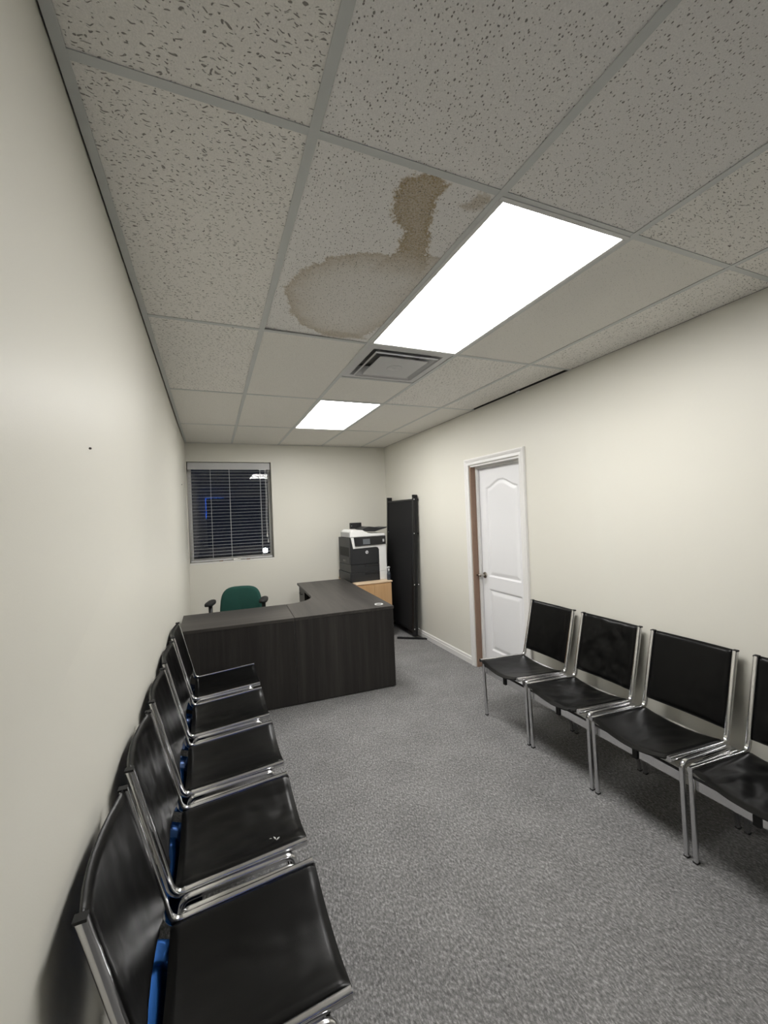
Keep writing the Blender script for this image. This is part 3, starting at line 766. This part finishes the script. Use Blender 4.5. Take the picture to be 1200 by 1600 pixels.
for s in (-1, 1):
    v, f = tube([(s*0.20, 0.02, 0.40), (s*0.262, 0.02, 0.41), (s*0.275, 0.02, 0.46), (s*0.275, 0.01, 0.735)], [0.018, 0.02, 0.021, 0.021], 10)
    ar = mesh('armrest', v, f, 'black_plastic', oc, smooth=True)
    v, f = superpad(0.085, 0.26, 0.034, 0, 0, p=3.0, seg=28, curve=0.006); mesh('arm_pad', [(q[0]+s*0.275, q[2]+0.01, q[1]+0.752) for q in v], f, 'black_rubber', ar, smooth=True)
v, f = lathe([(0.035, 0.10), (0.035, 0.24), (0.022, 0.245), (0.022, 0.395), (0.07, 0.398), (0.07, 0.409)], 18); mesh('gas_lift', v, f, 'black_plastic', oc, smooth=True, auto=0.6)
for k in range(5):
    a = 2*math.pi*k/5+0.3; ca, sa = math.cos(a), math.sin(a)
    v, f = tube([(0.02*ca, 0.02*sa, 0.125), (0.15*ca, 0.15*sa, 0.110), (0.30*ca, 0.30*sa, 0.075)], [0.026, 0.022, 0.016], 8)
    lg = mesh('base_arm', v, f, 'black_plastic', oc, smooth=True)
    vv, ff = lathe([(0.0, -0.012), (0.026, -0.012), (0.028, 0), (0.026, 0.012), (0.0, 0.012)], 16)
    mesh('caster', [(0.30*ca + q[2]*-sa + q[0]*ca, 0.30*sa + q[2]*ca + q[0]*sa, 0.0285+q[1]) for q in vv], ff, 'black_rubber', lg, smooth=True)

# ================================================================== PRINTER CABINET
cab = tag(empty('wood_cabinet', (1.655, 4.38, 0)), 'light maple cabinet under the office printer', 'cabinet')
CT = 0.742
box('body', 'maple', cab, (-0.255, 0.236, -0.385, 0.385, 0.0, CT-0.026), 0.001)
v, f = boxv(-0.262, 0.256, -0.40, 0.395, CT-0.0255, CT); mesh('cabinet_top', v, f, 'maple_top', cab, bevel=0.010)
for s, (a, b_) in enumerate(((-0.252, -0.011), (-0.008, 0.233))):
    d = box('cabinet_door', 'maple', cab, (a, b_, -0.402+0.0, -0.3855, 0.07, CT-0.032), 0.001)
    vv, ff = lathe([(0.0, 0), (0.006, 0), (0.006, 0.012), (0.014, 0.016), (0.012, 0.022), (0.0, 0.024)], 14)
    xk = (b_-0.035) if s == 0 else (a+0.035)
    mesh('knob', [(xk+q[0], -0.402-q[2], 0.40+q[1]) for q in vv], ff, 'handle_metal', d, smooth=True)

# ================================================================== PRINTER
PX, PY = 1.374, 4.115; PW, PD = 0.512, 0.50
pr = tag(empty('office_printer', (PX+PW/2, PY+PD/2, CT), math.radians(1.0)), 'large black and white multifunction printer with touch panel on maple cabinet', 'printer')
hx, hy_ = PW/2, PD/2
def pbox(name, mat, a, parent=pr, bevel=0.004): return box(name, mat, parent, a, bevel)
pbox('paper_cassette', 'printer_black', (-hx-0.012, hx-0.105, -hy_-0.004, hy_, 0.0, 0.120), bevel=0.006)
c1 = pbox('cassette_grip', 'printer_gloss', (-0.06, hx-0.115, -hy_-0.006, -hy_-0.0035, 0.085, 0.113), bevel=0.002)
pbox('paper_cassette', 'printer_black', (-hx, hx-0.105, -hy_, hy_, 0.1215, 0.226), bevel=0.005)
pbox('cassette_grip', 'printer_gloss', (-0.06, hx-0.115, -hy_-0.003, -hy_+0.0005, 0.196, 0.220), bevel=0.002)
body = pbox('body', 'printer_black', (-hx, hx-0.105, -hy_+0.004, hy_, 0.2275, 0.585), bevel=0.008)
pbox('front_door', 'printer_black', (-hx+0.022, hx-0.1065, -hy_-0.002, -hy_+0.0035, 0.232, 0.440), bevel=0.006)
# white bracket: column at right, strip under panel, strip at left
poly = [(hx-0.105, 0.0), (hx, 0.0), (hx, 0.585), (-hx+0.012, 0.585), (-hx+0.040, 0.440), (hx-0.150, 0.447), (hx-0.122, 0.438), (hx-0.105, 0.410)]
v, f = prism(poly, -hy_-0.006, -hy_+0.03); mesh('front_bracket', [(q[0], q[2], q[1]) for q in v], f, 'printer_white', pr, bevel=0.003)
pbox('side_column', 'printer_white', (hx-0.104, hx, -hy_+0.031, hy_, 0.0, 0.585), bevel=0.003)
pbox('column_seam', 'printer_grey', (hx-0.103, hx-0.002, -hy_-0.0068, -hy_-0.0058, 0.118, 0.121), bevel=None)
# control panel, tilted
poly = [(-hx+0.062, 0.472), (hx-0.010, 0.480), (hx-0.006, 0.588), (-hx+0.050, 0.588)]
v, f = prism(poly, -hy_-0.022, -hy_-0.0065)
v = [(q[0], q[2] + (q[1]-0.472)*0.10, q[1]) for q in v]
cpn = mesh('control_panel', v, f, 'printer_gloss', pr, bevel=0.003)
v, f = boxv(-hx+0.175, -hx+0.275, -hy_-0.024, -hy_-0.0215, 0.492, 0.562); v = [(q[0], q[1]+(q[2]-0.472)*0.10, q[2]) for q in v]
mesh('touch_screen', v, f, 'touch_screen', cpn)
v, f = boxv(hx-0.055, hx-0.030, -hy_-0.0235, -hy_-0.0215, 0.512, 0.548); v = [(q[0], q[1]+(q[2]-0.472)*0.10, q[2]) for q in v]
mesh('keypad', v, f, 'printer_grey', cpn)
# scanner / document feeder
poly = [(-hx+0.004, 0.590), (hx-0.006, 0.590), (hx-0.006, 0.622), (hx-0.20, 0.628), (hx-0.26, 0.640), (hx-0.33, 0.680), (-hx+0.05, 0.692), (-hx+0.015, 0.668)]
v, f = prism(poly, -hy_+0.004, hy_-0.10); mesh('document_feeder', [(q[0], q[2], q[1]) for q in v], f, 'printer_white', pr, bevel=0.008)
pbox('feeder_side', 'printer_grey', (-hx-0.001, -hx+0.0035, -hy_+0.03, hy_-0.12, 0.592, 0.655), bevel=0.001)
poly = [(hx-0.32, 0.690), (hx-0.25, 0.655), (hx-0.14, 0.650), (hx+0.02, 0.690), (hx+0.045, 0.700), (hx+0.045, 0.708), (hx-0.06, 0.698), (hx-0.16, 0.715), (hx-0.22, 0.722), (hx-0.28, 0.706)]
v, f = prism(poly, -hy_+0.04, hy_-0.16); mesh('feeder_tray', [(q[0], q[2], q[1]) for q in v], f, 'printer_black', pr, bevel=0.003)
# left side: recess and seams
pbox('side_recess', 'black_rubber', (-hx-0.001, -hx+0.004, -hy_+0.06, hy_-0.06, 0.335, 0.455), bevel=0.001)
pbox('side_flap', 'printer_black', (-hx-0.004, -hx+0.001, -hy_+0.03, hy_-0.03, 0.245, 0.325), bevel=0.002)
pbox('side_grip', 'printer_gloss', (-hx-0.0055, -hx-0.003, -0.06, 0.06, 0.262, 0.285), bevel=0.001)
# round logo with letters
lgx, lgz = -0.025, 0.385
vv, ff = lathe([(0.0, 0), (0.021, 0), (0.021, 0.002), (0.0, 0.0022)], 28)
lo = mesh('logo', [(lgx+q[0], -hy_-0.0022-q[2], lgz+q[1]) for q in vv], ff, 'logo_silver', pr)
fc = bpy.data.curves.new('logo_letters', 'FONT'); fc.body = 'hp'; fc.size = 0.034; fc.shear = 0.25; fc.extrude = 0.0004; fc.align_x = 'CENTER'
tmp = bpy.data.objects.new('tmp', fc); C.objects.link(tmp)
me = bpy.data.meshes.new_from_object(tmp); bpy.data.objects.remove(tmp)
me.materials.clear(); me.materials.append(MATS['printer_black'])
lt = bpy.data.objects.new('logo_letters', me); C.objects.link(lt); lt.parent = lo
lt.location = (lgx, -hy_-0.0048, lgz-0.008); lt.rotation_euler = (math.pi/2, 0, 0)

# small black box on the printer
bb = tag(empty('black_box', (PX+0.215, PY+0.37, CT+0.690)), 'small black device standing on top of the printer', 'device')
box('case', 'black_plastic', bb, (-0.082, 0.082, -0.025, 0.025, 0.0, 0.085), 0.004)
box('indicator', 'clip_white', bb, (-0.068, -0.062, -0.0262, -0.0245, 0.040, 0.046))
# spray bottle right of printer
sb = tag(empty('spray_bottle', (1.882, 4.04, CT), math.radians(200)), 'small spray bottle with white trigger beside the printer', 'bottle')
v, f = lathe([(0.0, 0.001), (0.024, 0.001), (0.026, 0.006), (0.026, 0.085), (0.020, 0.105), (0.011, 0.118), (0.011, 0.128)], 18); bt = mesh('bottle', v, f, 'spray_bottle', sb, smooth=True)
v, f = lathe([(0.0262, 0.025), (0.0268, 0.025), (0.0268, 0.075), (0.0262, 0.075)], 18); mesh('bottle_label', v, f, 'spray_label', bt)
hd = MB(); hd.add(*lathe([(0.0125, 0.124), (0.0125, 0.144), (0.008, 0.148)], 14)); hd.build('collar', 'spray_white', sb)
m = MB(); m.add(*tube([(-0.022, 0, 0.165), (0.0, 0, 0.168), (0.034, 0, 0.166), (0.042, 0, 0.165)], [0.008, 0.011, 0.009, 0.006], 10)); m.add(*tube([(0, 0, 0.145), (0, 0, 0.166)], 0.008, 8))
m.build('nozzle', 'spray_white', sb, smooth=True)
v, f = tube([(0.022, 0, 0.160), (0.034, 0, 0.142), (0.030, 0, 0.122)], [0.004, 0.004, 0.003], 8); mesh('trigger', v, f, 'spray_white', sb, smooth=True)

# ================================================================== FOLDED SCREEN
A = Vector((2.072, 3.735, 0)); Bp = Vector((2.068, 4.56, 0))
dvec = (Bp-A); Ls = dvec.length; ang = math.atan2(dvec.y, dvec.x)
scn = tag(empty('room_divider', A, ang), 'tall black fabric folding screen standing beside the printer cabinet', 'room divider')
SH = 1.862; LEAN = 0.039
scn.rotation_euler = (LEAN, 0, ang)
def panel(off, x0, x1):
    box('fabric_panel', 'screen_fabric', scn, (x0+0.022, x1-0.022, off-0.006, off+0.006, 0.10, SH-0.055), 0.002)
    for x in (x0, x1):
        post = box('post', 'screen_metal', scn, (x-0.019, x+0.019, off-0.015, off+0.015, 0.035, SH-0.030), 0.003)
        for s in (-1, 1): box('post_tip', 'screen_metal', post, (x-0.019 if s < 0 else x+0.007, x-0.007 if s < 0 else x+0.019, off-0.015, off+0.015, SH-0.0300, SH), 0.002)
    for z in (0.09, SH-0.075): box('rail', 'screen_metal', scn, (x0+0.0195, x1-0.0195, off-0.010, off+0.010, z, z+0.022), 0.002)
panel(0.0, 0.0, Ls); panel(-0.034, 0.005, Ls-0.01)
for x in (0.0, Ls):
    for z in (0.13, 0.70, 1.36, SH-0.06):
        hg = box('hinge', 'screen_metal', scn, (x-0.024, x-0.0195, -0.060, 0.015, z-0.012, z+0.012), 0.001)
        for yy in ((0.012, -0.048) if z < 1 else (0.012,)):
            vv, ff = lathe([(0.0, 0), (0.007, 0), (0.005, 0.004), (0.0, 0.005)], 10)
            mesh('rivet', [(x-0.024-q[2], yy-0.008+q[0], z+q[1]) for q in vv], ff, 'clip_white', hg)
# flat feet lying across the bottom
for x in (0.0, Ls-0.02):
    v, f = boxv(-0.020, 0.020, -0.27, 0.22, 0.0, 0.034)
    ca, sa = math.cos(0.62), math.sin(0.62)
    if x > 0.1: ca, sa = 1, 0
    vv = []
    for q in v:
        k = 0.5 if abs(q[1]) > 0.2 and q[2] > 0.01 else 1
        X = q[0]*ca - q[1]*sa*(-1 if x < 0.1 else 1); Y = q[1]*ca + q[0]*sa*(-1 if x < 0.1 else 1)
        if x > 0.1: Y = max(-0.10, min(0.11, Y))
        vv.append((x+X, Y, q[2]*k))
    ft = mesh('foot', vv, f, 'screen_metal', scn, bevel=0.003); ft.rotation_euler = (-LEAN, 0, 0)

# ================================================================== WINDOW BLIND
bl = tag(empty('window_blind', (wx, BY+0.075, WZ1)), 'white horizontal slat blind with open slats in the window', 'blind')
hw = (WX1-WX0)/2-0.012
box('valance', 'blind_white', bl, (-hw, hw, -0.040, -0.030, -0.100, -0.006), 0.003)
box('head_rail', 'blind_white', bl, (-hw, hw, -0.028, 0.028, -0.055, -0.004), 0.002)
NS = 28; zt0, zb0 = -0.120, -1.268
v0 = []; 
slat_me = None
for i in range(NS):
    z = zt0+(zb0-zt0)*i/(NS-1)
    if slat_me is None:
        prof = [(-0.024, -0.0006), (-0.012, 0.0003), (0.0, 0.0006), (0.012, 0.0003), (0.024, -0.0006)]
        v = []; n = len(prof)
        for x in (-hw+0.004, hw-0.006):
            for (y, zz) in prof: v.append((x, y, zz))
            for (y, zz) in reversed(prof): v.append((x, y, zz-0.0016))
        N2 = 2*n
        f = [tuple(range(N2)), tuple(range(2*N2-1, N2-1, -1))] + [(i_, (i_+1) % N2, N2+(i_+1) % N2, N2+i_) for i_ in range(N2)]
        o = mesh('slat', v, f, 'blind_white', bl); slat_me = o.data
    else: o = child('slat', slat_me, bl)
    o.location = (0, 0, z)
box('bottom_rail', 'blind_white', bl, (-hw+0.003, hw-0.005, -0.025, 0.025, -1.306, -1.286), 0.004)
for x in (-hw+0.025, -hw+0.27, hw-0.55+0.02, hw-0.13):
    for y in (-0.0262, 0.0262):
        v, f = tube([(x, y, -0.056), (x, y, -1.287)], 0.0016, 6); mesh('ladder_cord', v, f, 'cord_white', bl)
for x, zb in ((hw-0.070, -0.98), (hw-0.058, -1.06)):
    v, f = tube([(x, -0.046, -0.09), (x+0.004, -0.048, -0.5), (x-0.006, -0.048, -0.8), (x, -0.048, zb)], 0.0018, 6); pc = mesh('pull_cord', v, f, 'cord_white', bl)
    vv, ff = lathe([(0.003, zb+0.002), (0.007, zb-0.02), (0.009, zb-0.045), (0.0, zb-0.047)], 10, x, -0.048); mesh('tassel', vv, ff, 'vinyl_white', pc, smooth=True)
box('cord_lock', 'clip_white', bl, (hw-0.15, hw-0.05, -0.042, -0.0405, -0.104, -0.098))

# ================================================================== OUTSIDE
struct(box('ground', 'asphalt', None, (-8, 8, BY+0.30, 22, -0.35, -0.25)), 'dark asphalt outside the window')
ol = tag(empty('outdoor_lamp', (0.745, 8.0, -0.25)), 'bright white lamp outside, seen low through the window blind', 'lamp')
v, f = lathe([(0.06, 0.0), (0.06, 0.02), (0.025, 0.03), (0.025, 1.12), (0.05, 1.13), (0.05, 1.15)], 14); mesh('post', v, f, 'concrete_dark', ol)
v, f = lathe([(0.035, 1.1505), (0.050, 1.18), (0.053, 1.21), (0.04, 1.24), (0.0, 1.25)], 18); mesh('lamp_head', v, f, 'lamp_glow', ol, smooth=True)
